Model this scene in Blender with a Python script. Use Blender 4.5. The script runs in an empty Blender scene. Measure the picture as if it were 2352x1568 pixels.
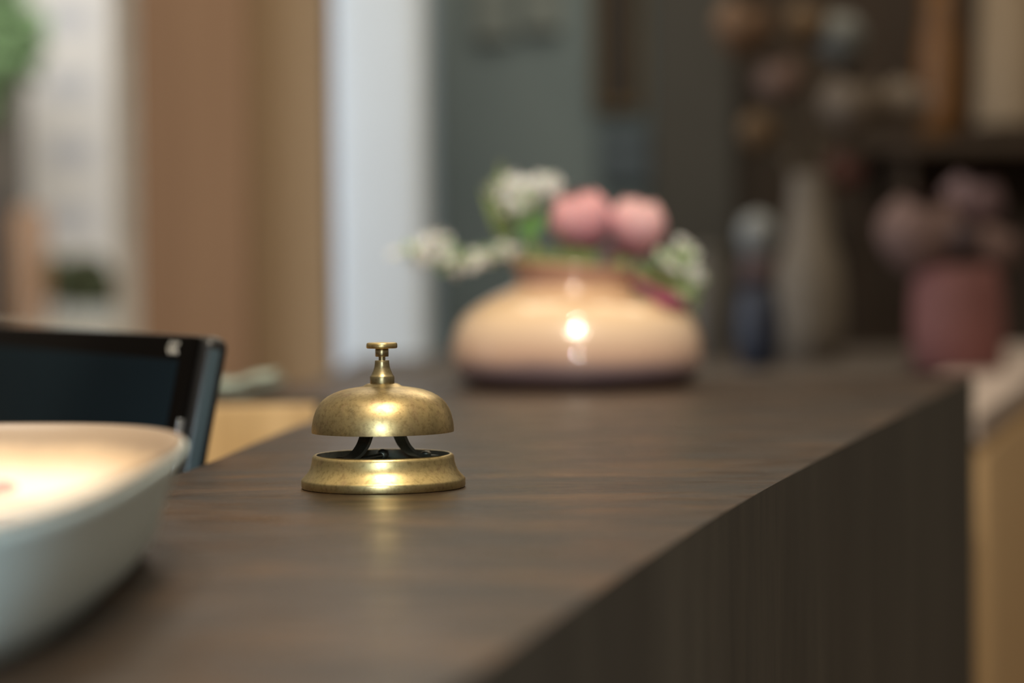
import bpy, bmesh, math, random
from mathutils import Vector, Matrix, Euler
random.seed(7)
R = math.radians
scene = bpy.context.scene
COL = scene.collection

# ------------------------------------------------------------------ camera
CAMZ = 1.212
TOPZ = 1.100            # counter top height
F = 85/36*2352
PITCH = math.atan(164/F)
cam_d = bpy.data.cameras.new('camera'); cam_d.lens = 85; cam_d.sensor_width = 36
cam = bpy.data.objects.new('camera', cam_d); COL.objects.link(cam)
cam.location = (0, 0, CAMZ)
MR = Matrix.Rotation(math.pi/2-PITCH, 3, 'X') @ Matrix.Rotation(R(-0.6), 3, 'Z')
cam.rotation_euler = MR.to_euler()
cam_d.dof.use_dof = True
cam_d.dof.focus_distance = 1.235
cam_d.dof.aperture_fstop = 3.5
cam_d.clip_start = .02
scene.camera = cam

def ray(px, py):
    return MR @ Vector(((px-1176)/F, (784-py)/F, -1))
def at(px, py, Y):
    v = ray(px, py); return Vector((0, 0, CAMZ)) + v*(Y/v.y)
def onz(px, py, z):
    v = ray(px, py); return Vector((0, 0, CAMZ)) + v*((z-CAMZ)/v.z)

# ------------------------------------------------------------------ materials
def lin(c):
    return tuple(((x/255)/12.92 if x/255 <= .04045 else ((x/255+.055)/1.055)**2.4) for x in c)
class NT:
    def __init__(s, name):
        s.m = bpy.data.materials.new(name); s.m.use_nodes = True
        s.t = s.m.node_tree; s.n = s.t.nodes; s.l = s.t.links
        s.b = s.n['Principled BSDF']
        s.tc = s.n.new('ShaderNodeTexCoord')
    def map(s, scale=(1,1,1), rot=(0,0,0)):
        m = s.n.new('ShaderNodeMapping'); m.inputs['Scale'].default_value = scale
        m.inputs['Rotation'].default_value = rot
        s.l.new(s.tc.outputs['Object'], m.inputs['Vector']); return m.outputs[0]
    def noise(s, scale, detail=4, rough=.55, vec=None, dist=0):
        n = s.n.new('ShaderNodeTexNoise'); n.inputs['Scale'].default_value = scale
        n.inputs['Detail'].default_value = detail; n.inputs['Roughness'].default_value = rough
        n.inputs['Distortion'].default_value = dist
        s.l.new(vec if vec is not None else s.map(), n.inputs['Vector']); return n.outputs['Fac']
    def ramp(s, fac, stops, interp='LINEAR'):
        r = s.n.new('ShaderNodeValToRGB'); r.color_ramp.interpolation = interp
        e = r.color_ramp.elements
        while len(e) < len(stops): e.new(.5)
        for el, (p, c) in zip(e, stops):
            el.position = p; el.color = (*c, 1) if len(c) == 3 else c
        s.l.new(fac, r.inputs['Fac']); return r.outputs['Color']
    def mix(s, a, b, fac=.5, mode='MIX'):
        m = s.n.new('ShaderNodeMixRGB'); m.blend_type = mode
        for i, v in ((0, fac), (1, a), (2, b)):
            if isinstance(v, (int, float)): m.inputs[i].default_value = v
            elif isinstance(v, tuple): m.inputs[i].default_value = (*v, 1)
            else: s.l.new(v, m.inputs[i])
        return m.outputs[0]
    def bump(s, h, strength=.2, dist=.001):
        b = s.n.new('ShaderNodeBump'); b.inputs['Strength'].default_value = strength
        b.inputs['Distance'].default_value = dist
        s.l.new(h, b.inputs['Height']); s.l.new(b.outputs[0], s.b.inputs['Normal'])
    def maprange(s, fac, a, b, c, d):
        m = s.n.new('ShaderNodeMapRange')
        for i, v in zip((1, 2, 3, 4), (a, b, c, d)): m.inputs[i].default_value = v
        s.l.new(fac, m.inputs[0]); return m.outputs[0]
    def sep(s, i):
        x = s.n.new('ShaderNodeSeparateXYZ'); s.l.new(s.tc.outputs['Object'], x.inputs[0]); return x.outputs[i]

def plain(name, c, rough=.6, metal=0, vary=.12, scale=20, bump=.0, coat=0, trans=0, emit=0, sub=0):
    k = NT(name); c = lin(c)
    f = k.noise(scale)
    a = tuple(x*(1-vary) for x in c); b = tuple(min(1, x*(1+vary)) for x in c)
    k.l.new(k.ramp(f, [(.3, a), (.7, b)]), k.b.inputs['Base Color'])
    k.b.inputs['Roughness'].default_value = rough; k.b.inputs['Metallic'].default_value = metal
    k.b.inputs['Coat Weight'].default_value = coat
    k.b.inputs['Transmission Weight'].default_value = trans
    if sub:
        k.b.inputs['Subsurface Weight'].default_value = sub; k.b.inputs['Subsurface Scale'].default_value = .01
    if emit:
        k.b.inputs['Emission Color'].default_value = (*c, 1); k.b.inputs['Emission Strength'].default_value = emit
    if bump: k.bump(k.noise(scale*6), bump, .002)
    return k.m

def brass(name, light, dark, rough=(.26, .46), dirt=.5):
    k = NT(name)
    n1 = k.noise(24, 8, .6, dist=.6); n2 = k.noise(420, 5, .7)
    base = k.ramp(n1, [(.30, dark), (.5, tuple(.5*(a+b) for a, b in zip(light, dark))), (.64, light)])
    sp = k.ramp(n2, [(.36, (.5, .46, .4)), (.52, (1, 1, 1))])
    n3 = k.noise(130, 4, .6, vec=k.map((1, 1, 1), (1, 2, .5)))
    pink = k.mix(base, (.42, .27, .17), k.maprange(n3, .55, .75, 0, .5))
    k.l.new(k.mix(pink, sp, dirt, 'MULTIPLY'), k.b.inputs['Base Color'])
    k.b.inputs['Metallic'].default_value = 1
    k.l.new(k.maprange(n1, .3, .7, rough[1], rough[0]), k.b.inputs['Roughness'])
    k.bump(n2, .10, .0004)
    return k.m
M = {}
M['brass'] = brass('aged_brass', (.76, .58, .28), (.29, .235, .13), (.32, .46), .55)
M['brass_base'] = brass('aged_brass_base', (.74, .58, .28), (.44, .36, .18), (.3, .42), .5)
M['brass_cap'] = brass('turned_brass', (.55, .45, .25), (.36, .30, .17), (.24, .36), .45)
M['dark_metal'] = brass('dark_bronze', (.25, .26, .22), (.11, .125, .11), (.3, .5), .3)

def counter_mat(name, side=False):
    k = NT(name)
    if not side:
        big = k.noise(5.5, 5, .6, vec=k.map((1.5, 3.0, 1)), dist=.5)
        fine = k.noise(420, 4, .75, vec=k.map((.45, 1, 1)))
        mid = k.noise(70, 4, .6, vec=k.map((.4, 1.2, 1)))
        c = k.ramp(big, [(.32, lin((33, 26, 22))), (.5, lin((48, 37, 29))), (.68, lin((74, 56, 39)))])
        c = k.mix(c, k.ramp(mid, [(.35, (.72,.72,.74)), (.7, (1.2, 1.12, 1.0))]), .8, 'MULTIPLY')
        c = k.mix(c, lin((128, 98, 68)), k.maprange(fine, .58, .76, 0, .75))
        m2 = k.noise(16, 4, .6, vec=k.map((1, 2.2, 1)), dist=.6)
        c = k.mix(c, k.ramp(m2, [(.35, (.62, .6, .6)), (.65, (1.35, 1.22, 1.0))]), .8, 'MULTIPLY')
        k.l.new(c, k.b.inputs['Base Color'])
        k.l.new(k.maprange(m2, .3, .7, .48, .26), k.b.inputs['Roughness'])
        k.b.inputs['Specular IOR Level'].default_value = .2
        h = k.mix(fine, mid, .35)
        k.bump(h, .28, .0006)
    else:
        big = k.noise(9, 5, .6, vec=k.map((1, 1, .16)))
        st = k.noise(60, 6, .75, vec=k.map((1, 1, .09)), dist=.3)
        fine = k.noise(380, 4, .8, vec=k.map((1, 1, .3)))
        c = k.ramp(big, [(.3, lin((58, 56, 52))), (.7, lin((82, 80, 74)))])
        c = k.mix(c, k.ramp(st, [(.3, (.7, .7, .72)), (.72, (1.35, 1.3, 1.22))]), .75, 'MULTIPLY')
        k.l.new(c, k.b.inputs['Base Color'])
        k.b.inputs['Roughness'].default_value = .55
        k.b.inputs['Specular IOR Level'].default_value = .35
        k.bump(k.mix(fine, st, .5), .3, .0006)
    return k.m
M['top'] = counter_mat('dark_patinated_top'); M['front'] = counter_mat('dark_patinated_front', True)

def wood(name, a, b, rough=.5, sc=1.0, axis='z'):
    k = NT(name)
    v = k.map({'z': (14*sc, 14*sc, .8*sc), 'x': (.8*sc, 14*sc, 14*sc)}[axis])
    n = k.noise(2, 6, .6, vec=v, dist=.8)
    k.l.new(k.ramp(n, [(.3, lin(a)), (.7, lin(b))]), k.b.inputs['Base Color'])
    k.b.inputs['Roughness'].default_value = rough
    k.bump(n, .1, .002)
    return k.m
M['oak'] = wood('light_oak', (176, 146, 104), (206, 176, 132))
M['walnut'] = wood('brown_wood_panel', (130, 97, 68), (141, 108, 78), .55, .5)
M['walnut_light'] = wood('honey_wood_panel', (152, 124, 90), (162, 134, 100), .55, .5)
M['pale_wood'] = wood('pale_cabinet_wood', (176, 144, 100), (214, 184, 142), .5, .5)
M['dark_wood'] = wood('dark_shelf_wood', (40, 27, 14), (54, 38, 22), .6, .6)
M['black'] = plain('black_plastic', (20, 20, 22), .35, vary=.05)
M['black_gloss'] = plain('black_bezel', (14, 12, 11), .4, vary=.05)
M['edge'] = plain('edge_highlight_slate', (62, 76, 84), .4, vary=.08)
M['screen'] = plain('dark_screen', (22, 32, 40), .5, vary=.12, scale=3)
for _n, _s in (('screen', .04), ('black_gloss', .05), ('edge', .2)): M[_n].node_tree.nodes['Principled BSDF'].inputs['IOR'].default_value = {'screen': 1.04, 'black_gloss': 1.06, 'edge': 1.3}[_n]
M['silver'] = plain('silver_glint', (215, 222, 230), .22, 1, vary=.2, scale=300)
M['white_mark'] = plain('pale_print', (200, 200, 196), .5)

k = NT('shade_blended_glaze')
z = k.sep(2)
nz = k.noise(9, 3)
zz = k.n.new('ShaderNodeMath'); zz.operation = 'MULTIPLY_ADD'; zz.inputs[1].default_value = .012; k.l.new(nz, zz.inputs[0]); k.l.new(z, zz.inputs[2])
fac = k.maprange(zz.outputs[0], 0, .135, 0, 1)
c = k.ramp(fac, [(0, lin((108, 92, 100))), (.19, lin((136, 118, 126))), (.275, lin((216, 180, 160))), (.46, lin((234, 204, 174))), (.6, lin((234, 200, 158))), (.74, lin((222, 182, 146))), (.78, lin((170, 130, 118))), (.88, lin((178, 138, 122))), (.97, lin((218, 176, 140)))])  # peach to mauve by height, with underside shade blended into the glaze
k.l.new(c, k.b.inputs['Base Color']); k.b.inputs['Roughness'].default_value = .3
k.b.inputs['Coat Weight'].default_value = 1; k.b.inputs['Coat Roughness'].default_value = .02; k.b.inputs['Coat IOR'].default_value = 1.9
M['glaze'] = k.m

M['stem'] = plain('olive_stem', (132, 138, 78), .6)
M['leaf'] = plain('leaf_green', (120, 138, 84), .55, sub=.1)
M['leaf_fresh'] = plain('fresh_leaf_green', (112, 160, 92), .5)
M['white_petal'] = plain('ivory_petal', (244, 246, 244), .6, sub=.1)
M['green_petal'] = plain('pale_green_petal', (176, 200, 150), .6)
def petal_mat(name, inner, outer, z0, z1):
    k = NT(name); f = k.maprange(k.sep(2), z0, z1, 0, 1)
    n = k.noise(60, 3)
    c = k.ramp(f, [(0, lin(inner)), (1, lin(outer))])
    k.l.new(k.mix(c, k.ramp(n, [(.3, (.85, .85, .85)), (.7, (1.08, 1.08, 1.08))]), .7, 'MULTIPLY'), k.b.inputs['Base Color'])
    k.b.inputs['Roughness'].default_value = .6; k.b.inputs['Subsurface Weight'].default_value = .15
    k.b.inputs['Subsurface Scale'].default_value = .01
    return k.m
M['pink_petal'] = petal_mat('pink_petal', (176, 118, 148), (228, 168, 172), 0, .055)
M['pale_pink_petal'] = petal_mat('pale_pink_petal', (196, 136, 160), (234, 188, 188), 0, .055)
M['magenta'] = plain('magenta_petal', (150, 70, 100), .6)
k = NT('shaded_cream_glaze')
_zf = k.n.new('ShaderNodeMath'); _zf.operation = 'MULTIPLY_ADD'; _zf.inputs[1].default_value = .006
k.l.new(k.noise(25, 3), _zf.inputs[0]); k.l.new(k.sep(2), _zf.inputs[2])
k.l.new(k.ramp(k.maprange(_zf.outputs[0], .014, .05, 0, 1), [(0, lin((246, 236, 224))), (.35, lin((244, 226, 204))), (.62, lin((206, 176, 142))), (.82, lin((150, 128, 106)))]), k.b.inputs['Base Color'])  # tan towards the rim paints the shade on the inner wall
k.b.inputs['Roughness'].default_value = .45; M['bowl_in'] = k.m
M['bowl_out'] = plain('pale_blue_glaze', (222, 240, 242), .5, vary=.05)
M['candy'] = plain('coral_wrapper', (236, 178, 166), .5)
M['teal_paper'] = plain('pale_teal_cloth', (150, 166, 160), .7)
M['curtain'] = plain('pale_blue_paint', (216, 228, 240), .6, vary=.03, scale=2)
M['curtain_edge'] = plain('blue_grey_paint', (140, 160, 178), .6, vary=.03, scale=2)
k = NT('slate_paint')
k.l.new(k.mix(k.ramp(k.noise(1.4, 3, vec=k.map((1, 1, .6))), [(.3, lin((104, 121, 128))), (.7, lin((134, 150, 154)))]), (.5,.5,.5), 0.0), k.b.inputs['Base Color'])
k.b.inputs['Roughness'].default_value = .7; M['slate'] = k.m
k = NT('dark_brown_wall')
k.l.new(k.ramp(k.noise(1.8, 3), [(.35, lin((36, 27, 18))), (.65, lin((66, 52, 38)))]), k.b.inputs['Base Color'])
k.b.inputs['Roughness'].default_value = .7; M['dark_wall'] = k.m
M['falloff_tone'] = plain('wall_falloff_grey', (70, 70, 68), .7, vary=.08, scale=2)  # light falloff along the back wall, painted as one mid tone
M['plaster'] = plain('cream_frame_paint', (214, 204, 186), .6)
M['floor'] = wood('floor_boards', (96, 76, 58), (120, 98, 76), .5, .3, 'x')
k = NT('window_glass'); k.b.inputs['Transmission Weight'].default_value = 1; k.b.inputs['Roughness'].default_value = 0
k.b.inputs['IOR'].default_value = 1.02; k.b.inputs['Base Color'].default_value = (.97, .98, .98, 1)
k.l.new(k.ramp(k.noise(1), [(0, (.96,.97,.97)), (1, (1,1,1))]), k.b.inputs['Base Color']); M['glass'] = k.m

# ------------------------------------------------------------------ helpers
def link(name, me, mat=None, parent=None, loc=(0,0,0), rot=(0,0,0), smooth=True):
    o = bpy.data.objects.new(name, me); COL.objects.link(o)
    if mat is not None:
        for m in (mat if isinstance(mat, (list, tuple)) else [mat]): me.materials.append(m)
    o.parent = parent; o.location = loc; o.rotation_euler = rot
    if smooth:
        for p in me.polygons: p.use_smooth = True
    return o
def obj(name, bm, mat=None, parent=None, loc=(0,0,0), rot=(0,0,0), smooth=True, auto=None):
    bmesh.ops.recalc_face_normals(bm, faces=bm.faces)
    if auto:
        for e in bm.edges:
            if len(e.link_faces) == 2 and e.calc_face_angle(0) > R(auto): e.smooth = False
    me = bpy.data.meshes.new(name); bm.to_mesh(me); bm.free()
    return link(name, me, mat, parent, loc, rot, smooth)
def thing(name, label, cat, loc=(0,0,0), rot=(0,0,0), group=None):
    o = bpy.data.objects.new(name, None); COL.objects.link(o); o.empty_display_size = .05
    o.location = loc; o.rotation_euler = rot
    return tag(o, label, cat, group)
def tag(o, label, cat, group=None):
    o['label'] = label; o['category'] = cat
    if group: o['group'] = group
    return o
def struct(o):
    o['kind'] = 'structure'; return o
def add_lathe(bm, prof, seg=96, close=False, shear=None):
    rings = []
    for r, z in prof:
        if r < 1e-6: rings.append([bm.verts.new((0, 0, z))])
        else: rings.append([bm.verts.new((r*math.cos(2*math.pi*i/seg), r*math.sin(2*math.pi*i/seg), z)) for i in range(seg)])
    ps = list(zip(rings, rings[1:])) + ([(rings[-1], rings[0])] if close else [])
    for a, b in ps:
        for i in range(seg):
            j = (i+1) % seg
            if len(a) == 1 and len(b) == 1: continue
            if len(a) == 1: bm.faces.new((a[0], b[i], b[j]))
            elif len(b) == 1: bm.faces.new((a[i], a[j], b[0]))
            else: bm.faces.new((a[i], a[j], b[j], b[i]))
def lathe(prof, seg=96, close=False):
    bm = bmesh.new(); add_lathe(bm, prof, seg, close); return bm
def add_box(bm, lo, hi, bevel=0, seg=2):
    r = bmesh.ops.create_cube(bm, size=1)
    vs = r['verts']
    for v in vs:
        v.co = Vector([lo[i] + (v.co[i]+.5)*(hi[i]-lo[i]) for i in range(3)])
    if bevel:
        es = list({e for v in vs for e in v.link_edges})
        bmesh.ops.bevel(bm, geom=es, offset=bevel, segments=seg, affect='EDGES', profile=.5)
def box(lo, hi, bevel=0, seg=2):
    bm = bmesh.new(); add_box(bm, lo, hi, bevel, seg); return bm
def smooth_pts(pts, n=6):
    pts = [Vector(p) for p in pts]; out = []
    P = [2*pts[0]-pts[1]] + pts + [2*pts[-1]-pts[-2]]
    for i in range(1, len(P)-2):
        for k in range(n):
            t = k/n; p0, p1, p2, p3 = P[i-1:i+3]
            out.append(.5*((2*p1)+(-p0+p2)*t+(2*p0-5*p1+4*p2-p3)*t*t+(-p0+3*p1-3*p2+p3)*t**3))
    out.append(pts[-1]); return out
def add_tube(bm, pts, r, seg=10, r1=None):
    pts = [Vector(p) for p in pts]; n = len(pts); rings = []
    up = Vector((0, 0, 1))
    for i, p in enumerate(pts):
        t = (pts[min(i+1, n-1)] - pts[max(i-1, 0)]).normalized()
        a = t.cross(up if abs(t.z) < .95 else Vector((1, 0, 0))).normalized(); b = t.cross(a)
        rr = r if r1 is None else r + (r1-r)*i/(n-1)
        rings.append([bm.verts.new(p + rr*(a*math.cos(2*math.pi*k/seg)+b*math.sin(2*math.pi*k/seg))) for k in range(seg)])
    for a, b in zip(rings, rings[1:]):
        for k in range(seg): bm.faces.new((a[k], a[(k+1)%seg], b[(k+1)%seg], b[k]))
    bm.faces.new(rings[0]); bm.faces.new(rings[-1])
def add_prism(bm, pts, z0, z1, side_mat=0, bevel=0):
    lo = [bm.verts.new((x, y, z0)) for x, y in pts]; hi = [bm.verts.new((x, y, z1)) for x, y in pts]
    f = bm.faces.new(hi); bm.faces.new(lo[::-1])
    n = len(pts)
    for i in range(n):
        s = bm.faces.new((lo[i], lo[(i+1)%n], hi[(i+1)%n], hi[i])); s.material_index = side_mat
    if bevel:
        bmesh.ops.bevel(bm, geom=[e for e in f.edges], offset=bevel, segments=3, affect='EDGES', profile=.5)
def add_grid_leaf(bm, base, tip, width, bend=.1, mat=0):
    base = Vector(base); tip = Vector(tip); d = tip-base; L = d.length; t = d.normalized()
    a = t.cross(Vector((0, 1, 0)));  a = a.normalized() if a.length > .1 else Vector((1, 0, 0))
    b = t.cross(a); n = 8; rows = []
    for i in range(n+1):
        u = i/n; w = width*math.sin(math.pi*min(1, .06+.94*u))**.8*(1-.35*u)
        c = base + d*u + b*bend*L*math.sin(math.pi*u)
        rows.append([bm.verts.new(c + a*w*s + b*abs(s)*w*.35) for s in (-1, -.5, 0, .5, 1)])
    for r0, r1 in zip(rows, rows[1:]):
        for i in range(4):
            f = bm.faces.new((r0[i], r0[i+1], r1[i+1], r1[i])); f.material_index = mat

# ------------------------------------------------------------------ reception counter
edge = [onz(*p, TOPZ) for p in ((1060, 1568), (1500, 1277), (1794, 1103), (2236, 862))]
right = [(p.x, p.y) for p in edge]
d0 = Vector(right[1])-Vector(right[0]); d0.normalize()
q = Vector(right[0]) - d0*.62
right = [(q.x, q.y)] + right
rs = smooth_pts([(x, y, 0) for x, y in right], 8); right = [(p.x, p.y) for p in rs]
left_px = [(742, 957), (668, 983), (590, 1015), (510, 1050), (430, 1083)]
left = [onz(*p, TOPZ) for p in left_px]; left = [(p.x, p.y) for p in left]
far_l = onz(500, 880, TOPZ); inner = onz(640, 918, TOPZ).y
far_y = far_l.y
outline = right + [(-1.25, far_y), (-1.25, inner), (-.152, inner)] + left + [(-.225, 1.2), (-.29, 1.08), (-.345, .95), (-.36, .75), (-.37, .04)]
ctr = thing('reception_counter', 'long dark brown reception counter with a patinated top and straight dark front', 'counter', (0, 0, 0))
bm = bmesh.new(); add_prism(bm, outline, TOPZ-.04, TOPZ, 1, .0012)
obj('countertop', bm, [M['top'], M['front']], ctr, smooth=False)
bm = bmesh.new(); add_prism(bm, outline, 0.0, TOPZ-.04, 0)
obj('front_panel', bm, [M['front']], ctr, smooth=False)
bm = bmesh.new(); add_box(bm, (-1.25, inner-.018, .02), (-.172, inner-.0005, TOPZ-.004), .001)
o = obj('inner_panel', bm, [M['oak']], ctr, smooth=False); o['label'] = 'light oak panel on the staff side'
EDGE_AT = lambda Y: None

# lower desk on the staff side
ld = thing('staff_desk', 'light oak lower desk behind the dark reception counter', 'desk', (-.8, 1.4, 0))
obj('desktop', box((-.43, -.6, .72), (.28, inner-.03-1.4, .75), .002), M['oak'], ld)
for sx, sy in ((-.40, -.55), (-.40, .62), (.24, -.55), (.24, .62)):
    obj('leg', box((sx-.02, sy-.02, 0), (sx+.02, sy+.02, .72), .002), M['pale_wood'], ld)

# ------------------------------------------------------------------ service bell
bc = onz(881, 1118.5, TOPZ); 
S = .001
bell = thing('service_bell', 'aged brass reception bell with a round push button on the dark counter', 'bell', (bc.x, bc.y, TOPZ))
def mm(p): return [(r*S, z*S) for r, z in p]
base_prof = [(41.2, 0), (42.3, .35), (42.6, 1.2), (42.6, 3.9), (42.5, 4.5), (42.2, 4.9), (41.5, 5.6), (40.1, 7.0), (38.7, 8.8), (37.7, 10.8), (37.1, 13.2), (36.8, 15.4), (36.6, 16.4), (36.0, 17.0), (35.2, 17.4), (34.6, 17.3), (34.35, 16.7), (34.3, 12.4), (33.9, 12.0), (20, 12.0), (0, 12.0), (0, 11.2), (30, 11.2), (36, 9), (39.5, 1.5), (40, 0)]
bm = lathe(mm(base_prof), 128, True)
for f in bm.faces:
    c = f.calc_center_median(); rr = math.hypot(c.x, c.y)*1000
    if rr < 34.55: f.material_index = 1
obj('base', bm, [M['brass_base'], M['dark_metal']], bell, auto=50)
dome = [(36.9, 28.8), (36.95, 30), (36.8, 32), (36.45, 34.5), (35.8, 37.3), (34.7, 40.4), (32.9, 43.5), (31.0, 45.6), (28.6, 47.4), (25.4, 49.1), (21.5, 50.5), (17.5, 51.4), (13.5, 52.0), (11.2, 52.3), (9.9, 52.7), (8.9, 53.4), (7.6, 53.9), (5, 54.0), (0, 54.0), (0, 52.6), (8, 52.3), (13, 50.6), (21, 49), (25, 47.6), (29, 45), (32, 41.8), (34.2, 38), (35.1, 34), (35.6, 28.8)]
obj('dome', lathe(mm(dome), 160, True), M['brass'], bell, auto=45)
cap = [(0, 53.6), (6.2, 53.6), (6.3, 54.0), (6.3, 57.4), (6.1, 57.9), (5.7, 58.2), (5.35, 58.9), (4.9, 60.0), (4.35, 61.4), (3.95, 63.0), (3.72, 64.8), (3.65, 65.8), (3.5, 66.0), (0, 66.0)]
obj('cap_nut', lathe(mm(cap), 72), M['brass_cap'], bell, auto=40)
stem = obj('plunger', lathe(mm([(0, 60), (1.75, 60), (1.75, 67.9), (3.3, 67.9), (3.45, 68.1), (3.45, 71.7), (3.3, 71.9), (3.3, 72.3), (0, 72.3)]), 64), M['brass_cap'], bell, auto=40)
btn = [(0, 72.2), (7.6, 72.2), (8.0, 72.5), (8.05, 73.2), (8.0, 74.4), (7.7, 74.95), (7.1, 75.15), (3, 75.3), (0, 75.35)]
obj('push_button', lathe(mm(btn), 96), M['brass_base'], bell, auto=60)
# bracket legs: bent straps from the centre post out to the base
def strap(sign):
    pts = smooth_pts([(sign*a*S, 0, b) for a, b in ((6.2, .046), (7.8, .037), (9.8, .029), (12.6, .0225), (16.8, .0180), (21.5, .0157), (27, .0147), (31.8, .0144))], 6)
    bm = bmesh.new(); rows = []; w = .0050; t = .0008
    for i, p in enumerate(pts):
        tg = (pts[min(i+1, len(pts)-1)]-pts[max(0, i-1)]).normalized(); n = Vector((0, 1, 0)).cross(tg)
        rows.append([bm.verts.new(p + Vector((0, y, 0)) + n*h) for y, h in ((-w, -t), (w, -t), (w*1.0, t), (-w, t))])
    for a, b in zip(rows, rows[1:]):
        for k_ in range(4): bm.faces.new((a[k_], a[(k_+1)%4], b[(k_+1)%4], b[k_]))
    bm.faces.new(rows[0]); bm.faces.new(rows[-1]); return bm
br_rot = (0, 0, R(38))
for s in (-1, 1):
    lg = obj('bracket_leg', strap(s), M['dark_metal'], bell, rot=br_rot, auto=40)
    c = Vector((s*.0275, 0, .0154))
    obj('screw', lathe([(0, 0), (.0028, 0), (.0027, .0010), (.0018, .0018), (0, .0021)], 32), M['dark_metal'], lg, loc=c)
obj('striker_post', lathe(mm([(0, 34), (5.5, 34), (6, 35), (6, 46), (6, 52.5), (0, 52.5)]), 32), M['dark_metal'], bell, auto=40)
bm = bmesh.new(); add_tube(bm, smooth_pts([(.001, .004, .0165), (-.006, -.004, .0158), (-.013, -.0125, .0152)], 5), .0014, 8)
bmesh.ops.create_uvsphere(bm, u_segments=20, v_segments=14, radius=.0032, matrix=Matrix.Translation((-.0005, .004, .0165)))
obj('clapper', bm, M['dark_metal'], bell)

# ------------------------------------------------------------------ round vase with flowers
vc = onz(1326, 884, TOPZ)
vs = vc.y/ F     # metres per pixel at the vase
vase = thing('vase', 'squat round glazed vase in peach shaded mauve below, near the back of the counter', 'vase', (vc.x, vc.y, TOPZ))
u = vs*1000
vp = [(0, 0), (90, 0), (103, 2), (114, 6), (120.5, 13), (123.6, 23), (124, 36), (122.5, 46), (119.5, 56), (114, 66), (103, 76), (90, 84), (76, 90.5), (66, 95), (60.5, 99), (58.5, 103), (59, 108), (61.5, 114), (64.5, 119.5), (65, 122), (63, 123.5), (60.5, 122), (58, 116), (55.5, 108), (55, 102), (60, 96), (80, 86), (100, 72), (113, 58), (117, 42), (112, 22), (100, 8), (0, 6)]
k_ = u/(2.39/F*1000)
bm = lathe([(r*S*k_, z_*S*k_) for r, z_ in smooth_pts([(a, b, 0) for a, b in vp], 3) and [(p.x, p.y) for p in smooth_pts([(a, b, 0) for a, b in vp], 3)]], 128)
for v in bm.verts:
    w = min(1, max(0, (v.co.z-.075)/.03)); w = w*w*(3-2*w)
    v.co.z -= w*(.085*v.co.x + .004)
obj('vase_body', bm, M['glaze'], vase)
VY = vc.y
def V(px, py, dy=0): return at(px, py, VY+dy)

def flower_stem(name, label, cat, origin, group=None): return thing(name, label, cat, origin, group=group)
mouth = Vector((vc.x, vc.y, TOPZ+.10*k_))

# tulip-like round pink blooms: overlapping cupped petals
def bloom(bm, r, h, layers=3, seed=0):
    rnd = random.Random(seed)
    for L in range(layers):
        n = 5; rr = r*(1-.16*L); hh = h*(1-.03*L)
        for i in range(n):
            a0 = 2*math.pi*(i/n + L*.5/n) + rnd.uniform(-.1, .1); rows = []
            for j in range(9):
                t = j/8; ring = math.sin(math.pi*(.06+.80*t))**.75*rr; wid = .78*math.sin(math.pi*(.12+.80*t))**.6
                row = []
                for k2 in range(7):
                    s = (k2-3)/3; ang = a0 + s*wid
                    lift = -.10*h*abs(s)**2*t
                    row.append(bm.verts.new((ring*math.cos(ang)*(1+.03*(1-abs(s))), ring*math.sin(ang)*(1+.03*(1-abs(s))), hh*t+lift)))
                rows.append(row)
            for a, b in zip(rows, rows[1:]):
                for k2 in range(6): bm.faces.new((a[k2], a[k2+1], b[k2+1], b[k2]))
def pink_flower(label, px, py, rpx, mat, dy, tilt, seed, squash=1.0):
    c = V(px, py, dy); r = rpx*vs
    root = flower_stem('pink_flower', label, 'flower', (mouth.x+(px-1330)*vs*.3, mouth.y+dy*.4, mouth.z-.02), 'pink blooms in the squat vase')
    o0 = Vector(root.location)
    bm = bmesh.new(); bloom(bm, r, 2*r*squash, 4, seed)
    obj('bloom', bm, mat, root, loc=c-o0-(Euler(tilt).to_matrix() @ Vector((0, 0, r*squash))), rot=tilt)
    st = c-o0-Vector((0, 0, r*.8))
    bm = bmesh.new(); add_tube(bm, smooth_pts([(0, 0, -.03), st*.5+Vector((.004, 0, 0)), st], 5), .0028, 8)
    obj('stem', bm, M['stem'], root)
    return root
pink_flower('larger round pink bloom left of centre above the vase mouth', 1335, 512, 72, M['pink_petal'], -.02, (R(8), R(-10), 0), 3)
pink_flower('paler round pink bloom at right above the vase mouth', 1463, 523, 66, M['pale_pink_petal'], -.01, (R(6), R(9), .4), 5)
pink_flower('small dull pink bud tucked low between the two round blooms', 1415, 590, 30, M['pale_pink_petal'], .01, (0, R(10), .2), 8)

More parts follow.
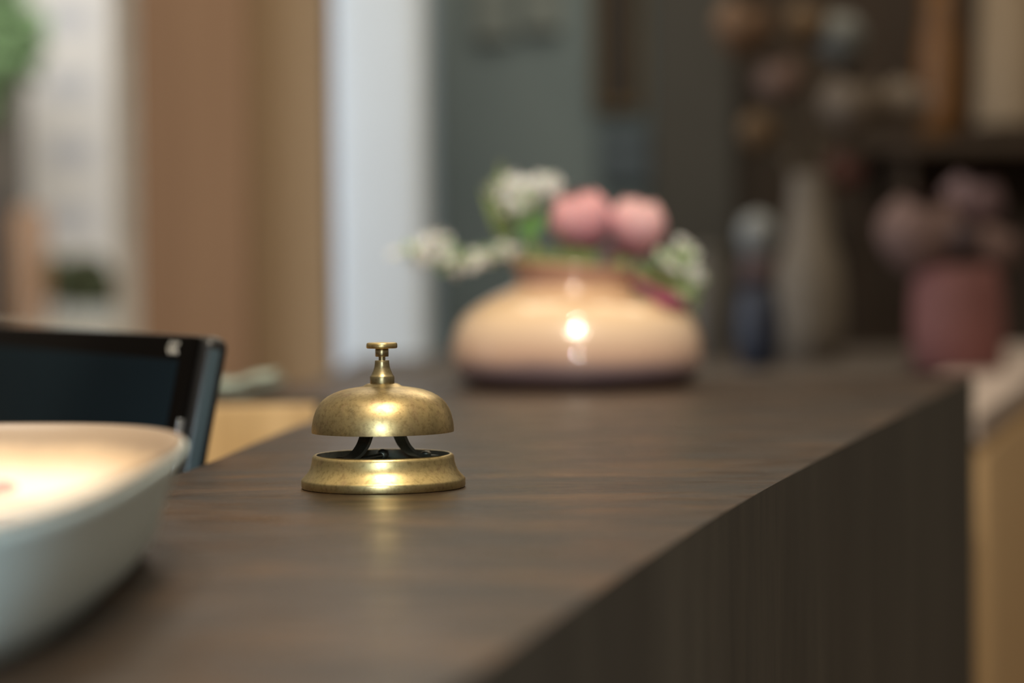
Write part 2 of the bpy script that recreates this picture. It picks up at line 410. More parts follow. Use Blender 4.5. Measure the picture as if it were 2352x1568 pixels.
# sprigs of little florets
bmf = bmesh.new()
for i in range(6):
    a = i/6*2*math.pi
    add_grid_leaf(bmf, (0, 0, 0), (.0062*math.cos(a), .0062*math.sin(a), .0034), .0024, .12)
bmesh.ops.create_icosphere(bmf, subdivisions=1, radius=.0014, matrix=Matrix.Translation((0, 0, .001)))
bmesh.ops.recalc_face_normals(bmf, faces=bmf.faces)
FL = bpy.data.meshes.new('floret'); bmf.to_mesh(FL); bmf.free(); FL.materials.append(M['white_petal'])
FG = FL.copy(); FG.materials.clear(); FG.materials.append(M['green_petal'])
def sprig(label, path, centers, n, dy, leafs=(), seed=0, leafmat=None, green=.25, size=1.0):
    rnd = random.Random(seed)
    pts = [V(x, y, dy) for x, y in path]
    root = flower_stem('flower_sprig', label, 'flower', pts[0], 'white flower sprigs in the squat vase')
    o0 = pts[0]
    bm = bmesh.new(); add_tube(bm, smooth_pts([p-o0 for p in pts], 5), .003, 8, .0014)
    heads = []
    for i in range(n):
        cx, cy, sx, sy = centers[i % len(centers)]
        p = V(cx+rnd.gauss(0, .45)*sx, cy+rnd.gauss(0, .45)*sy, dy+rnd.uniform(-.012, .012)) - o0
        heads.append(p)
        q0 = min((pp-o0 for pp in smooth_pts(pts, 6)), key=lambda t: (t-p).length)
        add_tube(bm, [q0, (q0+p)/2+Vector((0, 0, -.002)), p], .0006, 5)
    obj('stem', bm, M['stem'], root)
    for p in heads:
        f = bpy.data.objects.new('floret', FG if rnd.random() < green else FL); COL.objects.link(f); f.parent = root
        f.location = p; f.rotation_euler = (rnd.uniform(-.2, 1.6), rnd.uniform(-.7, .7), rnd.uniform(0, 6)); s = rnd.uniform(1.0, 1.9)*size; f.scale = (s, s, s)
    for (a, b, w) in leafs:
        bm = bmesh.new(); add_grid_leaf(bm, V(*a, dy)-o0, V(*b, dy)-o0, w*vs, .08)
        obj('leaf', bm, leafmat or M['leaf'], root)
sprig('white flower sprig reaching far left out of the vase', [(1262, 640), (1190, 588), (1120, 602), (1060, 596), (975, 588)],
      [(1000, 560, 38, 22), (1010, 590, 52, 22), (960, 585, 40, 20), (1040, 605, 34, 14), (1110, 592, 28, 12), (1160, 580, 24, 12)], 62, 0, [((1180, 590), (1100, 565), 9), ((1060, 598), (1020, 545), 12), ((1060, 600), (1000, 625), 8)], 1, M['leaf_fresh'])
sprig('upright white flower sprig standing left of the pink blooms', [(1270, 640), (1225, 560), (1215, 480), (1205, 420)],
      [(1185, 440, 34, 30), (1245, 430, 30, 30), (1215, 455, 40, 22), (1190, 480, 26, 22)], 58, .01, [((1215, 560), (1205, 470), 22), ((1225, 540), (1250, 470), 18)], 2, M['leaf_fresh'], .12, 1.15)
sprig('short white flower sprig hanging over the right of the vase', [(1440, 640), (1490, 640), (1535, 655), (1580, 640)],
      [(1575, 585, 26, 18), (1600, 640, 22, 24), (1560, 620, 30, 22), (1585, 670, 22, 20), (1530, 600, 18, 16)], 50, -.03, [((1520, 650), (1590, 580), 12), ((1530, 665), (1612, 625), 11), ((1540, 680), (1580, 700), 10), ((1500, 640), (1460, 600), 16)], 3, M['leaf'], .3)
# foliage stems
def foliage(label, base, leafs, dy, mat):
    o0 = V(*base, dy); root = thing('leafy_stem', label, 'foliage', o0, group='green stems in the squat vase')
    for a, b, w in leafs:
        bm = bmesh.new(); add_grid_leaf(bm, V(*a, dy)-o0, V(*b, dy)-o0, w*vs, .06); obj('leaf', bm, mat, root)
    bm = bmesh.new(); add_tube(bm, [Vector((0, 0, -.03)), V(*leafs[0][0], dy)-o0, V(*leafs[0][1], dy)-o0], .0022, 8, .0012); obj('stem', bm, M['stem'], root)
foliage('tall olive green pointed leaves at the upper left of the vase', (1240, 630), [((1165, 565), (1150, 375), 22), ((1165, 570), (1105, 425), 13), ((1160, 560), (1128, 400), 14), ((1200, 590), (1150, 560), 20)], .02, M['leaf'])
foliage('low yellow green leaves filling the vase mouth', (1310, 620), [((1300, 620), (1290, 570), 26), ((1270, 615), (1245, 570), 24), ((1340, 610), (1370, 575), 26), ((1320, 612), (1330, 560), 24), ((1300, 560), (1285, 495), 18), ((1400, 625), (1440, 590), 22), ((1240, 600), (1215, 560), 18)], -.035, M['leaf'])
# drooping magenta flower
o0 = V(1470, 650, -.045)
mg = thing('drooping_flower', 'magenta flower drooping over the right shoulder of the vase', 'flower', o0)
bm = bmesh.new(); add_tube(bm, smooth_pts([V(1440, 636, 0)-o0, Vector((0, 0, 0)), V(1505, 672, -.05)-o0, V(1530, 690, -.05)-o0], 5), .004, 8); obj('stem', bm, M['magenta'], mg)
bm = bmesh.new()
for a in range(7):
    an = a/7*2*math.pi
    add_grid_leaf(bm, V(1505, 675, -.05)-o0, V(1568+14*math.cos(an), 706+16*math.sin(an), -.05+.016*math.sin(an+1))-o0, .008, .15)
obj('bloom', bm, M['magenta'], mg)

# ------------------------------------------------------------------ touch screen on the staff desk
Rt = at(446, 772, 1.50)
TH = R(12)
ux = Vector((-.47, .883, 0)).normalized()            # along the screen towards its far left
nh = Vector((-.883, -.47, 0)).normalized()           # the way the screen faces
dn = (nh*math.sin(TH) - Vector((0, 0, 1))*math.cos(TH)).normalized()
nn = ux.cross(dn); nn = nn if nn.dot(nh) > 0 else -nn
Wm, Hm = .46, .29
mon = thing('monitor', 'black touch screen monitor turned away at left behind the counter edge', 'monitor', (0, 0, 0))
base_pt = Rt + ux*Wm/2 + dn*Hm - nn*.06; base_pt.z = .75
mon.location = base_pt
rotm = Matrix((ux, -dn, nn)).transposed() if ux.cross(-dn).dot(nn) > 0 else Matrix((-ux, -dn, nn)).transposed()
flip = 1 if ux.cross(-dn).dot(nn) > 0 else -1
fr = rotm.to_euler()
org = Rt - base_pt
def mbox(x0, x1, y0, y1, z0, z1, bev, seg=3):
    # x along the screen from the near top corner, y downwards, z outwards
    a = sorted((flip*x0, flip*x1)); b = sorted((-y0, -y1))
    return box((a[0], b[0], z0), (a[1], b[1], z1), bev, seg)
obj('housing', mbox(-.008, Wm+.012, -.002, Hm+.004, -.022, -.004, .007, 4), M['black'], mon, loc=org, rot=fr)
obj('side_highlight', mbox(-.0086, -.004, .006, Hm-.01, -.016, -.009, .0004), M['edge'], mon, loc=org, rot=fr)  # slate strip painting the highlight along the housing side
bz = obj('bezel', mbox(-.001, Wm+.001, 0, Hm, -.006, .001, .002), M['black_gloss'], mon, loc=org, rot=fr)
obj('screen', mbox(.017, Wm-.017, .016, Hm-.02, .0004, .0016, .0004), M['screen'], mon, loc=org, rot=fr)
o = obj('glint_strip', mbox(-.0035, -.0015, .052, Hm, -.003, .0015, .0006), M['silver'], mon, loc=org, rot=fr); o['label'] = 'thin silver strip painting the glint on the screen edge'  # bright metal only low down, where the edge glint is painted in
bm = bmesh.new()
for i in range(3):
    x = .020+i*.0065
    for s in (-1, 1):
        a = Vector((flip*(x+.0042), -.0085, .0018)); b = Vector((flip*x, -.0085+s*.0036, .0018))
        add_tube(bm, [b, a], .0008, 6)
obj('logo', bm, M['white_mark'], bz)
mp = Rt + ux*Wm/2 + dn*Hm*.6 - nn*.03 - base_pt
bm = bmesh.new(); add_tube(bm, [Vector((mp.x, mp.y, 0)) , Vector((mp.x, mp.y, mp.z*.6)), mp], .018, 16); obj('stand', bm, M['black'], mon)
obj('stand_base', box((-.09, -.09, 0), (.09, .09, .014), .004), M['black'], mon, rot=(0, 0, math.atan2(ux.y, ux.x)))

# ------------------------------------------------------------------ oval bowl in the left foreground
BZ = TOPZ + .046
far_pt = onz(250, 972, BZ); near_pt = onz(0, 1215, BZ); right_pt = onz(446, 1075, BZ)
cy_ = .82; ry = .245; rx = .12; cx_ = right_pt.x - rx - .014
bowl = thing('bowl', 'oval flared bowl, cream inside and pale blue outside, at the left foreground', 'bowl', (cx_, cy_, TOPZ))
def oval(prof, expo=3.0, seg=128, caps=True):
    bm = bmesh.new(); rings = []
    for a, b, z_ in prof:
        ring = []
        for i in range(seg):
            t = 2*math.pi*i/seg; c, s = math.cos(t), math.sin(t)
            ring.append(bm.verts.new((a*math.copysign(abs(c)**(2/expo), c), b*math.copysign(abs(s)**(2/expo), s), z_)))
        rings.append(ring)
    for a, b in zip(rings, rings[1:]):
        for i in range(seg): bm.faces.new((a[i], a[(i+1)%seg], b[(i+1)%seg], b[i]))
    bm.faces.new(rings[0]) if caps else [bm.faces.new((rings[-1][i], rings[-1][(i+1)%seg], rings[0][(i+1)%seg], rings[0][i])) for i in range(seg)]
    if caps: bm.faces.new(rings[-1])
    return bm
outp = [(rx*.80, ry*.90, 0), (rx*.84, ry*.92, .002), (rx*.90, ry*.95, .012), (rx*.94, ry*.97, .028), (rx*.985, ry*.99, .041), (rx, ry, .0455)]
inp = [(rx*.99, ry*.995, .047), (rx*.965, ry*.98, .0465), (rx*.94, ry*.96, .043), (rx*.91, ry*.93, .035), (rx*.84, ry*.88, .025), (rx*.72, ry*.78, .018), (rx*.4, ry*.5, .015)]
obj('outer_shell', oval(outp+[(rx*.985, ry*.99, .0450), (rx*.9, ry*.95, .02), (rx*.7, ry*.8, .008)]), M['bowl_out'], bowl)
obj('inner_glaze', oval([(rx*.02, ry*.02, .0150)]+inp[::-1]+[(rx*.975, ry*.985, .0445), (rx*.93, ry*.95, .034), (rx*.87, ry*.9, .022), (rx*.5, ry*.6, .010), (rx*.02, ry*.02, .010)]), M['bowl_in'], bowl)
cp = onz(-95, 1170, TOPZ+.02)
cd = thing('wrapped_sweet', 'coral pink wrapped sweet lying in the cream bowl', 'sweet', (cp.x, cp.y, TOPZ+.0175))
bm = bmesh.new(); bmesh.ops.create_uvsphere(bm, u_segments=32, v_segments=20, radius=.011, matrix=Matrix.Translation((0, 0, .011)) @ Matrix.Diagonal((1.3, 1, 1, 1)))
obj('candy', bm, M['candy'], cd)
for s in (-1, 1):
    bm = bmesh.new()
    for i in range(5):
        a = (i-2)*.35
        add_grid_leaf(bm, (s*.012, 0, .011), (s*(.012+.012*math.cos(a)), .012*math.sin(a), .011), .0035, .1)
    obj('wrapper_twist', bm, M['candy'], cd)

# folded cloth at the back left of the counter
tp = onz(568, 898, TOPZ)
tc = thing('folded_cloth', 'pale teal folded cloth lying on the far left arm of the counter', 'cloth', (tp.x, tp.y, TOPZ))
def cloth_layer(w, d, z0, h, ph):
    bm = bmesh.new(); n = 24; top = []; bot = []
    for i in range(n+1):
        x = -w/2 + w*i/n; t = i/n
        zt = z0 + h*(.55 + .75*t*t) + .0015*math.sin(9*t+ph)
        top.append([bm.verts.new((x, y, zt-.003*abs(y)/d*2)) for y in (-d/2, -d/4, 0, d/4, d/2)])
        bot.append([bm.verts.new((x, y, zt-.0045)) for y in (-d/2, -d/4, 0, d/4, d/2)])
    for g in (top, bot):
        for a, b in zip(g, g[1:]):
            for k2 in range(4): bm.faces.new((a[k2], a[k2+1], b[k2+1], b[k2]))
    for a, b, c_, d_ in zip(top, top[1:], bot, bot[1:]):
        bm.faces.new((a[0], b[0], d_[0], c_[0])); bm.faces.new((a[4], b[4], d_[4], c_[4]))
    bm.faces.new(top[0]+bot[0][::-1]); bm.faces.new(top[-1]+bot[-1][::-1]); return bm
for i in range(2):
    obj('fold', cloth_layer(.062-.006*i, .10, .004*i, .0085*(1+i*.55), i*2), M['teal_paper'], tc, rot=(0, 0, R(-3+4*i)))

# ------------------------------------------------------------------ back cabinet behind the counter
ZB = TOPZ-.0505
A = onz(2252, 952, ZB)
B1 = onz(2352, 882, ZB)
dirv = Vector((B1.x-A.x, B1.y-A.y)).normalized()
cab = thing('side_cabinet', 'low pale wood cabinet with a pinkish grey top beyond the counter corner', 'cabinet', (A.x, A.y, 0))
M['pale_top'] = plain('pinkish_grey_top', (176, 162, 154), .5, vary=.04)
M['grey_top'] = plain('brown_grey_top', (72, 64, 58), .6, vary=.06)
e2 = dirv*2.3
poly = [(0, 0), (e2.x, e2.y), (e2.x-.18, e2.y), (-.045, .30), (-.045, 0)]
bm = bmesh.new(); add_prism(bm, poly, ZB-.03, ZB, 0, .003); obj('cabinet_top', bm, [M['pale_top']], cab, smooth=False)
ins = [(x-.006 if x > 0 else x, y+.012 if y < .1 else y) for x, y in poly]
bm = bmesh.new(); add_prism(bm, ins, .0, ZB-.03, 0); obj('carcass', bm, [M['pale_wood']], cab, smooth=False)
nrm = Vector((dirv.y, -dirv.x))
for i in range(5):
    s0 = .02+i*.42; 
    if i > 4: break
    bm = box((0, 0, .06), (.40, .014, ZB-.045), .003)
    obj('door', bm, M['pale_wood'], cab, loc=(dirv.x*s0+nrm.x*.002, dirv.y*s0+nrm.y*.002, 0), rot=(0, 0, math.atan2(dirv.y, dirv.x)))

sbd = thing('sideboard', 'dark brown sideboard behind the counter carrying the jars and vases', 'sideboard', (A.x-.05, A.y, 0))
sp = [(-.05, .30), (e2.x-.185, e2.y), (-.75, e2.y), (-.75, .30)]
bm = bmesh.new(); add_prism(bm, sp, ZB-.03, ZB, 0, .003); obj('sideboard_top', bm, [M['grey_top']], sbd, smooth=False)
bm = bmesh.new(); add_prism(bm, sp, 0, ZB-.03, 0); obj('carcass', bm, [M['dark_wood']], sbd, smooth=False)
for i in range(2):
    obj('door', box((-.74+i*.35, .288, .06), (-.40+i*.34, .299, ZB-.05), .002), M['dark_wood'], sbd)
def standing(px, y_bot_hint, Y): 
    p = at(px, 800, Y); return Vector((p.x, p.y, ZB))
def sc_at(Y): return Y/F
def lathe_px(prof, Y, seg=64):
    s = sc_at(Y); return lathe([(r*s, z_*s) for r, z_ in prof], seg)

# red vase with dusky pink flowers
YR = 3.75; p = standing(2200, 0, YR); s = sc_at(YR)
M['red_glaze'] = plain('rose_red_glaze', (118, 74, 72), .7, vary=.2, scale=6)
M['dusky'] = plain('dusky_pink_petal', (104, 82, 78), .8, vary=.15)
M['dusky_dark'] = plain('plum_petal', (52, 34, 36), .7)
M['mauve'] = plain('mauve_petal', (92, 70, 74), .7)
rv = thing('tall_vase', 'tall rose red vase on the pale side cabinet at right', 'vase', p)
obj('vase_body', lathe([(0, 0), (95*s, 0), (104*s, 8*s), (108*s, 90*s), (104*s, 190*s), (92*s, 228*s), (84*s, 240*s), (76*s, 236*s), (84*s, 190*s), (84*s, 40*s), (0, 20*s)], 64), M['red_glaze'], rv)
def ball_bloom(px, py, rpx, Y, mat, name, label, cat='flower', group=None, stem_to=None, seed=0):
    c = at(px, py, Y); r = rpx*sc_at(Y)
    root = thing(name, label, cat, (stem_to if stem_to is not None else c), group=group)
    o0 = Vector(root.location); bm = bmesh.new(); bloom(bm, r, r*1.9, 4, seed)
    for v in bm.verts: v.co.z -= r
    obj('bloom', bm, mat, root, loc=c-o0, rot=(R(20), R(random.uniform(-20, 20)), random.uniform(0, 3)))
    bm = bmesh.new(); add_tube(bm, smooth_pts([(0, 0, 0), (c-o0)*.5+Vector((.006, 0, .01)), c-o0-Vector((0, 0, r*.6))], 5), .004, 8)
    obj('stem', bm, M['stem_dark'], root)
M['stem_dark'] = plain('dry_stem', (70, 58, 40), .7)
gp = 'dusky flowers in the rose red vase'
mo = Vector((p.x, p.y, ZB+200*s))
ball_bloom(2115, 535, 98, YR, M['dusky'], 'dusky_flower', 'large dusky pink bloom leaning left from the rose red vase', group=gp, stem_to=mo-Vector((.02, 0, 0)), seed=11)
ball_bloom(2232, 470, 72, YR+.03, M['mauve'], 'dusky_flower', 'mauve bloom rising highest from the rose red vase', group=gp, stem_to=mo, seed=12)
ball_bloom(2218, 548, 38, YR-.12, M['dusky_dark'], 'dusky_flower', 'small plum dark bloom in front of the mauve bloom', group=gp, stem_to=mo+Vector((.01, -.02, 0)), seed=13)
ball_bloom(2282, 565, 60, YR, M['dusky'], 'dusky_flower', 'dusky pink bloom at the right of the rose red vase', group=gp, stem_to=mo+Vector((.02, 0, 0)), seed=14)

# blue jar with pale stopper
YJ = 3.9; s = sc_at(YJ)
M['navy'] = plain('navy_glaze', (30, 38, 56), .5, vary=.15); M['pale_grey'] = plain('pale_grey_glaze', (112, 116, 118), .6)
M['plum'] = plain('plum_glaze', (72, 56, 58), .6)
M['taupe'] = plain('taupe_glaze', (102, 93, 82), .7, vary=.1, scale=8); M['grey_clay'] = plain('grey_clay', (88, 84, 78), .7, vary=.12, scale=8)
jr = thing('jar', 'navy blue jar with a pale grey round stopper beyond the squat vase', 'jar', standing(1742, 0, YJ))
zb = lambda py, Y, px=1742: at(px, py, Y).z-ZB
h1 = zb(655, YJ); h2 = zb(590, YJ)
obj('jar_body', lathe([(0, 0), (40*s, 0), (52*s, h1*.25), (54*s, h1*.6), (46*s, h1*.9), (34*s, h1), (0, h1)], 48), M['navy'], jr)
obj('neck', lathe([(0, h1), (40*s, h1), (46*s, (h1+h2)/2), (36*s, h2), (0, h2)], 48), M['plum'], jr)
h3 = zb(485, YJ)
obj('stopper', lathe([(0, h2), (30*s, h2), (44*s, h2+.3*(h3-h2)), (46*s, h2+.55*(h3-h2)), (34*s, h2+.85*(h3-h2)), (0, h3)], 48), M['pale_grey'], jr)
# taupe tall vase with dried flowers
YT = 4.15; s = sc_at(YT)
tv = thing('floor_vase', 'tall taupe vase with a narrow grey neck holding dried flowers', 'vase', standing(1862, 0, YT))
h = zb(560, YT, 1862); hn = zb(400, YT, 1862)
obj('vase_body', lathe([(0, 0), (66*s, 0), (78*s, h*.3), (80*s, h*.6), (70*s, h*.88), (56*s, h), (48*s, h+.5*(hn-h)), (42*s, hn-.01), (46*s, hn), (38*s, hn), (36*s, h), (0, h*.5)], 64), M['taupe'], tv)
cn = thing('canister', 'grey brown cylinder canister just right of the squat vase', 'canister', standing(1625, 0, 4.3)); s = sc_at(4.3)
h = zb(560, 4.3, 1625)
obj('canister_body', lathe([(0, 0), (46*s, 0), (50*s, .004), (50*s, h*.88), (46*s, h*.9), (0, h*.9)], 48), M['grey_clay'], cn)
ld_ = obj('lid', lathe([(0, h*.9), (52*s, h*.9), (52*s, h*.94), (30*s, h*.955), (0, h*.96)], 48), M['grey_clay'], cn)
obj('knob', lathe([(0, h*.955), (8*s, h*.955), (10*s, h*.98), (0, h)], 24), M['grey_clay'], ld_)
# dried flowers
M['amber'] = plain('amber_dried', (92, 66, 42), .7, vary=.2); M['dry_pink'] = plain('dried_pink', (98, 76, 66), .7, vary=.15)
M['dry_taupe'] = plain('dried_taupe', (92, 80, 68), .7, vary=.15); M['burgundy'] = plain('dried_burgundy', (86, 48, 42), .7, vary=.15)
M['dry_grey'] = plain('dried_grey', (88, 90, 88), .7, vary=.15); M['ochre'] = plain('ochre_dried', (86, 64, 36), .7)
gd = 'dried flowers in the tall taupe vase'
mt = Vector((tv.location.x, tv.location.y, ZB+hn-.04))
D = [(1705, 60, 66, 'amber', 'amber brown dried bloom, highest on the left side of the bunch'),
     (1790, 180, 56, 'dry_pink', 'dull pink dried bloom at the left of the bunch'),
     (1745, 300, 46, 'ochre', 'ochre dried bloom lowest on the left side of the bunch'),
     (1955, 235, 72, 'dry_taupe', 'large taupe dried bloom at the middle of the bunch'),
     (1930, 90, 60, 'dry_grey', 'grey dried bloom high in the middle of the bunch'),
     (1935, 390, 48, 'burgundy', 'burgundy dried bloom lowest on the right of the bunch'),
     (1850, 55, 46, 'ochre', 'ochre dried bloom at the top centre of the bunch'),
     (2075, 240, 60, 'dry_taupe', 'taupe dried bloom reaching out to the far right of the bunch')]
for i, (x, y, r, m, lb) in enumerate(D):
    ball_bloom(x, y, r, YT+.02*(i % 3), M[m], 'dried_flower', lb, group=gd, stem_to=mt+Vector((.004*(i-4), .004*(i%2), 0)), seed=20+i)

# ------------------------------------------------------------------ room shell
YW = 5.3
def wall(name, px0, px1, Y, mat, th=.12, z0=0, z1=2.9, bev=.004):
    x0 = at(px0, 784, Y).x if px0 is not None else None; x1 = at(px1, 784, Y).x
    return struct(obj(name, box((x0, Y, z0), (x1, Y+th, z1), bev), mat, None, smooth=False))
struct(obj('floor', box((-5, -3, -.1), (4, 7.0, 0)), M['floor'], None, smooth=False))
wall('wall_slate', 985, 1500, YW, M['slate'])
wall('added_falloff_section', 1500, 1690, YW-.04, M['falloff_tone'], .14)  # added section carrying the painted falloff tone
wall('wall_back', 1690, 3600, YW+.02, M['dark_wall'])
wall('wall_panel', 322, 575, 4.75, M['walnut'], .1)
wall('wall_panel_light', 577, 762, 4.80, M['walnut_light'], .5)
pc = struct(obj('trim_1', box((at(768, 700, 4.6).x, 4.62, 0), (at(982, 700, 4.6).x, 4.9, 2.9), .03, 4), M['curtain'], None))
struct(obj('trim_2', box((at(970, 700, 4.7).x, 4.74, 0), (at(1004, 700, 4.7).x, 4.95, 2.9), .01), M['curtain_edge'], None))
# window at the left
YN = 5.6
wx0, wx1 = at(-900, 784, YN).x, at(330, 784, YN).x
zb_ = at(150, 752, YN).z
win = struct(thing('window_1', '', '')); del win['label'], win['category']
win.location = ((wx0+wx1)/2, YN, zb_)
ww = (wx1-wx0)/2
bm = bmesh.new()
fw = 58*YN/F
add_box(bm, (ww-fw, -.04, -.05), (ww+.02, .05, 1.7), .004); add_box(bm, (-ww, -.04, -.05), (-ww+fw, .05, 1.7), .004)
add_box(bm, (-ww+fw, -.04, -.05), (ww-fw, .05, 0.0), .004); add_box(bm, (-ww+fw, -.04, 1.62), (ww-fw, .05, 1.7), .004)
obj('window_frame', bm, M['plaster'], win, smooth=False)
obj('window_pane', box((-ww+fw, -.003, 0), (ww-fw, .003, 1.62)), M['glass'], win, smooth=False)
obj('window_sill', box((-ww, -.12, -.08), (ww+.02, .04, -.05), .004), M['plaster'], win, smooth=False)
struct(obj('wall_left', box((wx0-.2, YN, 0), (wx1+.02, YN+.1, zb_-.08)), M['plaster'], None, smooth=False))

# outside the window
M['facade'] = None
k = NT('pale_facade')
br = k.n.new('ShaderNodeTexBrick'); br.offset = 0
br.inputs['Color1'].default_value = (*lin((190, 190, 192)), 1); br.inputs['Color2'].default_value = (*lin((184, 184, 188)), 1)
br.inputs['Mortar'].default_value = (*lin((214, 210, 204)), 1); br.inputs['Scale'].default_value = 1
br.inputs['Mortar Size'].default_value = .1; br.inputs['Brick Width'].default_value = .34; br.inputs['Row Height'].default_value = .26
br.inputs['Mortar Smooth'].default_value = .3
mp_ = k.map((1, 1, 1), (R(-90), 0, 0)); k.l.new(mp_, br.inputs['Vector'])
k.l.new(br.outputs['Color'], k.b.inputs['Base Color']); k.b.inputs['Roughness'].default_value = .8
M['facade'] = k.m
YO = 9.5
struct(obj('pavement', box((-7, 7.0, -.1), (1, 14, 0)), plain('pavement', (176, 172, 164), .8, scale=3), None, smooth=False)).name = 'ground'
fx = at(70, 784, YO)
bd = thing('building', 'pale grey building facade seen through the window', 'building', (fx.x, YO, 0))
obj('facade', box((0, 0, 0), (1.6, .3, 3.4)), M['facade'], bd, smooth=False)
M['foliage'] = plain('tree_foliage', (128, 158, 110), .8, vary=.3, scale=3); M['shrub'] = plain('shrub_foliage', (70, 76, 46), .8, vary=.3, scale=6)
def leafball(bm, c, r, n, rnd, w):
    for i in range(n):
        d = Vector((rnd.gauss(0, 1), rnd.gauss(0, 1), rnd.gauss(0, 1))).normalized()*r*rnd.uniform(.5, 1)
        e = d + Vector((rnd.uniform(-1, 1), rnd.uniform(-1, 1), rnd.uniform(-1, 1)))*w*2.5
        add_grid_leaf(bm, Vector(c)+d, Vector(c)+e, w, .1)
tr = at(-20, 90, 8.9)
t = thing('tree', 'light green tree at the left edge of the window', 'tree', (tr.x, 8.9, 0)); rnd = random.Random(5)
bm = bmesh.new(); leafball(bm, (0, 0, tr.z), .19, 420, rnd, .03); leafball(bm, (-.1, 0, tr.z-.2), .14, 200, rnd, .03); obj('foliage', bm, M['foliage'], t)
bm = bmesh.new(); add_tube(bm, [(0, 0, 0), (.02, 0, .8), (0, 0, tr.z-.1)], .04, 12, .02); obj('trunk', bm, M['stem_dark'], t)
pp = at(205, 640, 8.6)
t = thing('shrub', 'dark green shrub low outside the window', 'shrub', (pp.x, 8.6, 0))
bm = bmesh.new(); leafball(bm, (0, 0, pp.z-.02), .09, 260, rnd, .02); leafball(bm, (-.1, 0, pp.z), .07, 160, rnd, .02); leafball(bm, (.04, 0, pp.z-.12), .09, 160, rnd, .02); obj('foliage', bm, M['shrub'], t)
M['planter'] = plain('grey_planter', (150, 150, 142), .7)
obj('planter', lathe([(0, 0), (.13, 0), (.17, pp.z-.1), (.15, pp.z-.1), (.12, .3), (0, .3)], 40), M['planter'], t)
M['tan_wood'] = wood('tan_outdoor_wood', (150, 112, 80), (176, 136, 100)); M['black_post'] = plain('dark_post', (40, 32, 26), .7)
q0 = at(60, 600, 8.2)
t = thing('garden_chair', 'tan slatted garden chair back outside the window', 'chair', (q0.x, 8.2, 0))
z0 = at(60, 470, 8.2).z; z1 = at(60, 720, 8.2).z
for i in range(4):
    x = -.05+i*.033
    obj('slat', box((x, 0, .45), (x+.022, .02, z0-.012*abs(i-1.5)), .004), M['tan_wood'], t)
obj('seat', box((-.09, -.4, .42), (.11, .02, .45), .006), M['tan_wood'], t)
for sx in (-.08, .1):
    for sy in (-.38, 0): obj('leg', box((sx-.015, sy-.015, 0), (sx+.015, sy+.015, .42), .003), M['tan_wood'], t)
q1 = at(-12, 560, 7.6)
t = tag(obj('post', box((-.022, -.022, 0), (.022, .022, at(2, 440, 7.6).z), .006), M['black_post'], None, loc=(q1.x, 7.6, 0)), 'dark post at the far left outside the window', 'post')

# picture with gilt frame on the back wall
M['gilt'] = plain('gilt_frame', (84, 68, 42), .5, .3, vary=.2); M['picture'] = plain('dark_picture', (40, 32, 26), .6, vary=.3, scale=4)
yp = YW-.03
xa, xb = at(1362, 100, yp).x, at(1478, 100, yp).x; zc0, zc1 = at(1420, 255, yp).z, at(1420, -160, yp).z
t = thing('picture', 'tall dark picture in a narrow gilt frame on the slate wall', 'picture', ((xa+xb)/2, yp, zc0))
hw = (xb-xa)/2; hh = zc1-zc0; g = .02
bm = bmesh.new(); add_box(bm, (-hw, 0, 0), (-hw+g, .025, hh), .003); add_box(bm, (hw-g, 0, 0), (hw, .025, hh), .003); add_box(bm, (-hw+g, 0, 0), (hw-g, .025, g), .003); add_box(bm, (-hw+g, 0, hh-g), (hw-g, .025, hh), .003)
obj('frame', bm, M['gilt'], t, smooth=False); obj('canvas', box((-hw+g, .012, g), (hw-g, .024, hh-g)), M['picture'], t, smooth=False)
# light panels on slate wall (pinned pale sheets)
M['pale_slate'] = plain('pale_slate_board', (124, 134, 134), .7); M['blue_slate'] = plain('blue_slate_board', (76, 90, 102), .7)
for (x0, x1, y0, y1, m, lb) in ((1090, 1175, -150, 90, 'pale_slate', 'grey green board high on the slate wall'), (1195, 1290, -150, 70, 'pale_slate', 'pale grey board beside the gilt framed picture'), (1380, 1490, 290, 420, 'blue_slate', 'blue grey board below the gilt framed picture')):
    a, b = at(x0, y1, yp), at(x1, y0, yp)
    bm = box((a.x, yp, a.z), (b.x, YW-.001, b.z), .004)
    for v in bm.verts: v.co -= Vector((a.x, yp, a.z))
    tag(obj('wall_board', bm, M[m], None, loc=(a.x, yp, a.z), smooth=False), lb, 'board', 'boards on the slate wall')
# shelf at upper right
ys = 4.9
sa = at(2010, 318, ys); sb = at(2700, 318, ys)
t = thing('wall_shelf', 'dark wooden wall shelf at the upper right', 'shelf', (sa.x, ys, sa.z))
obj('shelf_board', box((0, 0, -.03), (sb.x-sa.x, .38, 0), .004), M['dark_wood'], t, smooth=False)
obj('back_panel', box((0, .38, -.9), (sb.x-sa.x, .40, .9), .004), M['dark_wood'], t, smooth=False)
for xx in (.06, .5): obj('bracket', box((xx, .02, -.12), (xx+.02, .38, -.03), .003), M['dark_wood'], t, smooth=False)
M['amber_glass'] = plain('amber_glaze', (104, 68, 26), .5, vary=.2, scale=5); M['beige_shade'] = plain('beige_linen', (122, 106, 86), .8, vary=.06)
s = sc_at(5.0)
def shelf_item(px): 
    p = at(px, 318, 5.08); p.z = sa.z; return p
t = thing('amber_vase', 'amber brown vase on the dark wall shelf', 'vase', shelf_item(2160))
obj('vase_body', lathe([(0, 0), (44*s, 0), (52*s, 70*s), (52*s, 200*s), (36*s, 300*s), (34*s, 360*s), (28*s, 360*s), (30*s, 290*s), (0, 200*s)], 48), M['amber_glass'], t)
t = thing('table_lamp', 'beige linen shaded lamp on the dark wall shelf', 'lamp', shelf_item(2325))
obj('lamp_base', lathe([(0, 0), (40*s, 0), (42*s, 12*s), (12*s, 20*s), (10*s, 80*s), (0, 80*s)], 48), M['gilt'], t)
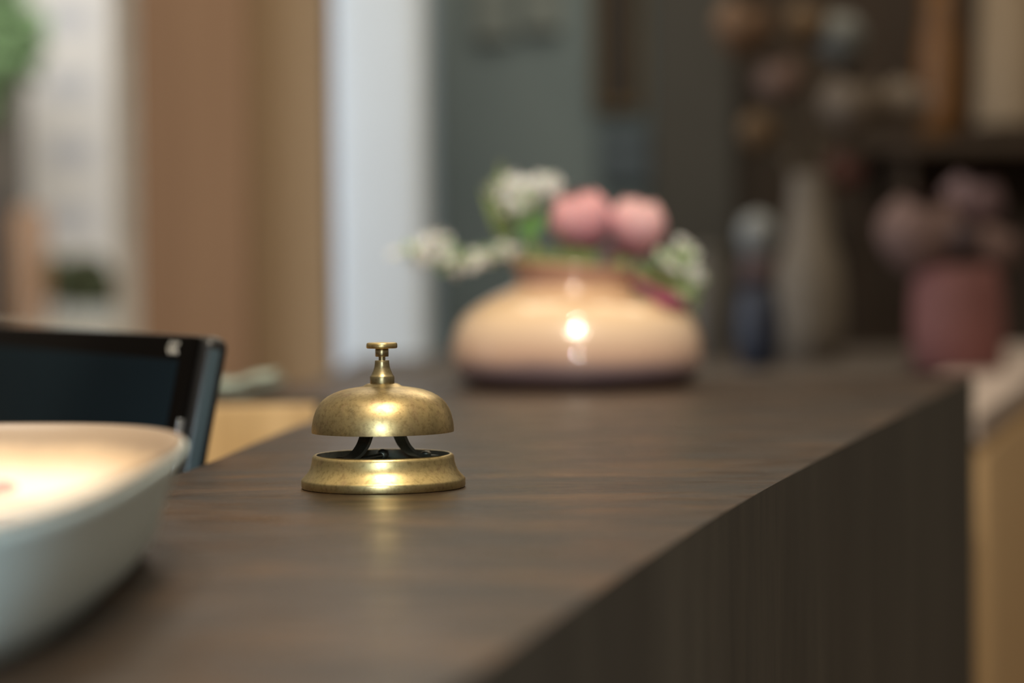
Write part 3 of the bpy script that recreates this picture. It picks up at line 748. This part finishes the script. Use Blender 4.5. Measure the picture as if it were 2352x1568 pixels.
obj('lamp_shade', lathe([(92*s, 38*s), (70*s, 380*s), (68*s, 380*s), (90*s, 38*s)], 64), M['beige_shade'], t)

# ------------------------------------------------------------------ lights
def light(name, kind, loc, energy, col, size=.1, target=None, **kw):
    l = bpy.data.lights.new(name, kind); l.energy = energy; l.color = col
    if kind == 'AREA': l.shape = 'RECTANGLE'; l.size = size; l.size_y = kw.get('sy', size)
    elif kind in ('POINT', 'SPOT'): l.shadow_soft_size = size
    if kind == 'SPOT': l.spot_size = R(kw.get('ang', 60)); l.spot_blend = kw.get('blend', .5)
    o = bpy.data.objects.new(name, l); COL.objects.link(o); o.location = loc
    if target is not None: o.rotation_euler = (Vector(target)-Vector(loc)).to_track_quat('-Z', 'Y').to_euler()
    return o
WARM = (1, .87, .68); COOL = (.78, .88, 1)
light('overhead_spot', 'SPOT', (.0, .80, 2.75), 46, WARM, .07, (.0, 1.5, TOPZ), ang=64)
light('overhead_spot', 'SPOT', (.03, .95, 2.75), 34, (1, .95, .88), .035, (vc.x, vc.y, TOPZ+.06), ang=17, blend=.7)
light('overhead_spot', 'SPOT', (.05, 2.0, 2.8), 10, WARM, .03, (vc.x, vc.y, TOPZ), ang=60)
light('overhead_spot', 'SPOT', (-.5, 1.9, 2.5), 30, (1, .93, .84), .05, (-.33, .78, TOPZ), ang=24, blend=.6)  # added spot, aimed so the bowl's floor is lit more than its far wall
light('staff_spot', 'SPOT', (-.6, 1.0, 2.4), 60, (1, .86, .62), .05, (-.45, 2.15, TOPZ-.08), ang=30)
light('window_light', 'AREA', (-3.2, 3.0, 1.9), 11, (.85, .92, 1), 1.6, (.6, 4.9, 1.3), sy=1.8).data.spread = R(60)
light('ceiling_panel', 'AREA', (.2, 3.9, 2.9), 22, WARM, 1.6, (.2, 3.8, 0), sy=1.6)
light('outside_light', 'AREA', (-1.6, 7.0, 4.0), 120, (1, 1, 1), 2.5, (-1.7, 9.6, 1.3))
light('hall_light', 'AREA', (.0, .15, 2.9), 26, WARM, .6, (0, 1.5, 1.1), sy=.4)
light('added_low_spot', 'SPOT', (.0, -2.6, 1.42), 46, (1, .95, .9), .045, (.05, 2.4, 1.14), ang=14)  # added unseen lamp behind the camera for the vase's lower highlight
light('added_cool_spot', 'SPOT', (-.15, -.9, 1.55), 120, (.68, .9, 1), .12, (-.16, .62, 1.115), ang=15, blend=.8)  # added narrow cool spot brightening only the bowl's outside

w = bpy.data.worlds.new('world'); scene.world = w; w.use_nodes = True
nt = w.node_tree; bg = nt.nodes['Background']
tc_ = nt.nodes.new('ShaderNodeTexCoord'); sx_ = nt.nodes.new('ShaderNodeSeparateXYZ'); rp = nt.nodes.new('ShaderNodeValToRGB')
nt.links.new(tc_.outputs['Generated'], sx_.inputs[0])
mr = nt.nodes.new('ShaderNodeMapRange'); mr.inputs[1].default_value = -1; mr.inputs[2].default_value = 1
nt.links.new(sx_.outputs[2], mr.inputs[0]); nt.links.new(mr.outputs[0], rp.inputs[0])
e = rp.color_ramp.elements
for _ in range(3): e.new(.5)
for el, (p_, c_) in zip(e, [(0, (.05, .04, .03)), (.48, (.09, .075, .06)), (.56, (.18, .155, .125)), (.72, (.36, .31, .24)), (1, (.85, .70, .48))]):
    el.position = p_; el.color = (*c_, 1)
nt.links.new(rp.outputs[0], bg.inputs[0]); bg.inputs[1].default_value = .9

scene.view_settings.view_transform = 'Standard'
scene.view_settings.look = 'None'
scene.view_settings.exposure = 0
scene.view_settings.gamma = 1
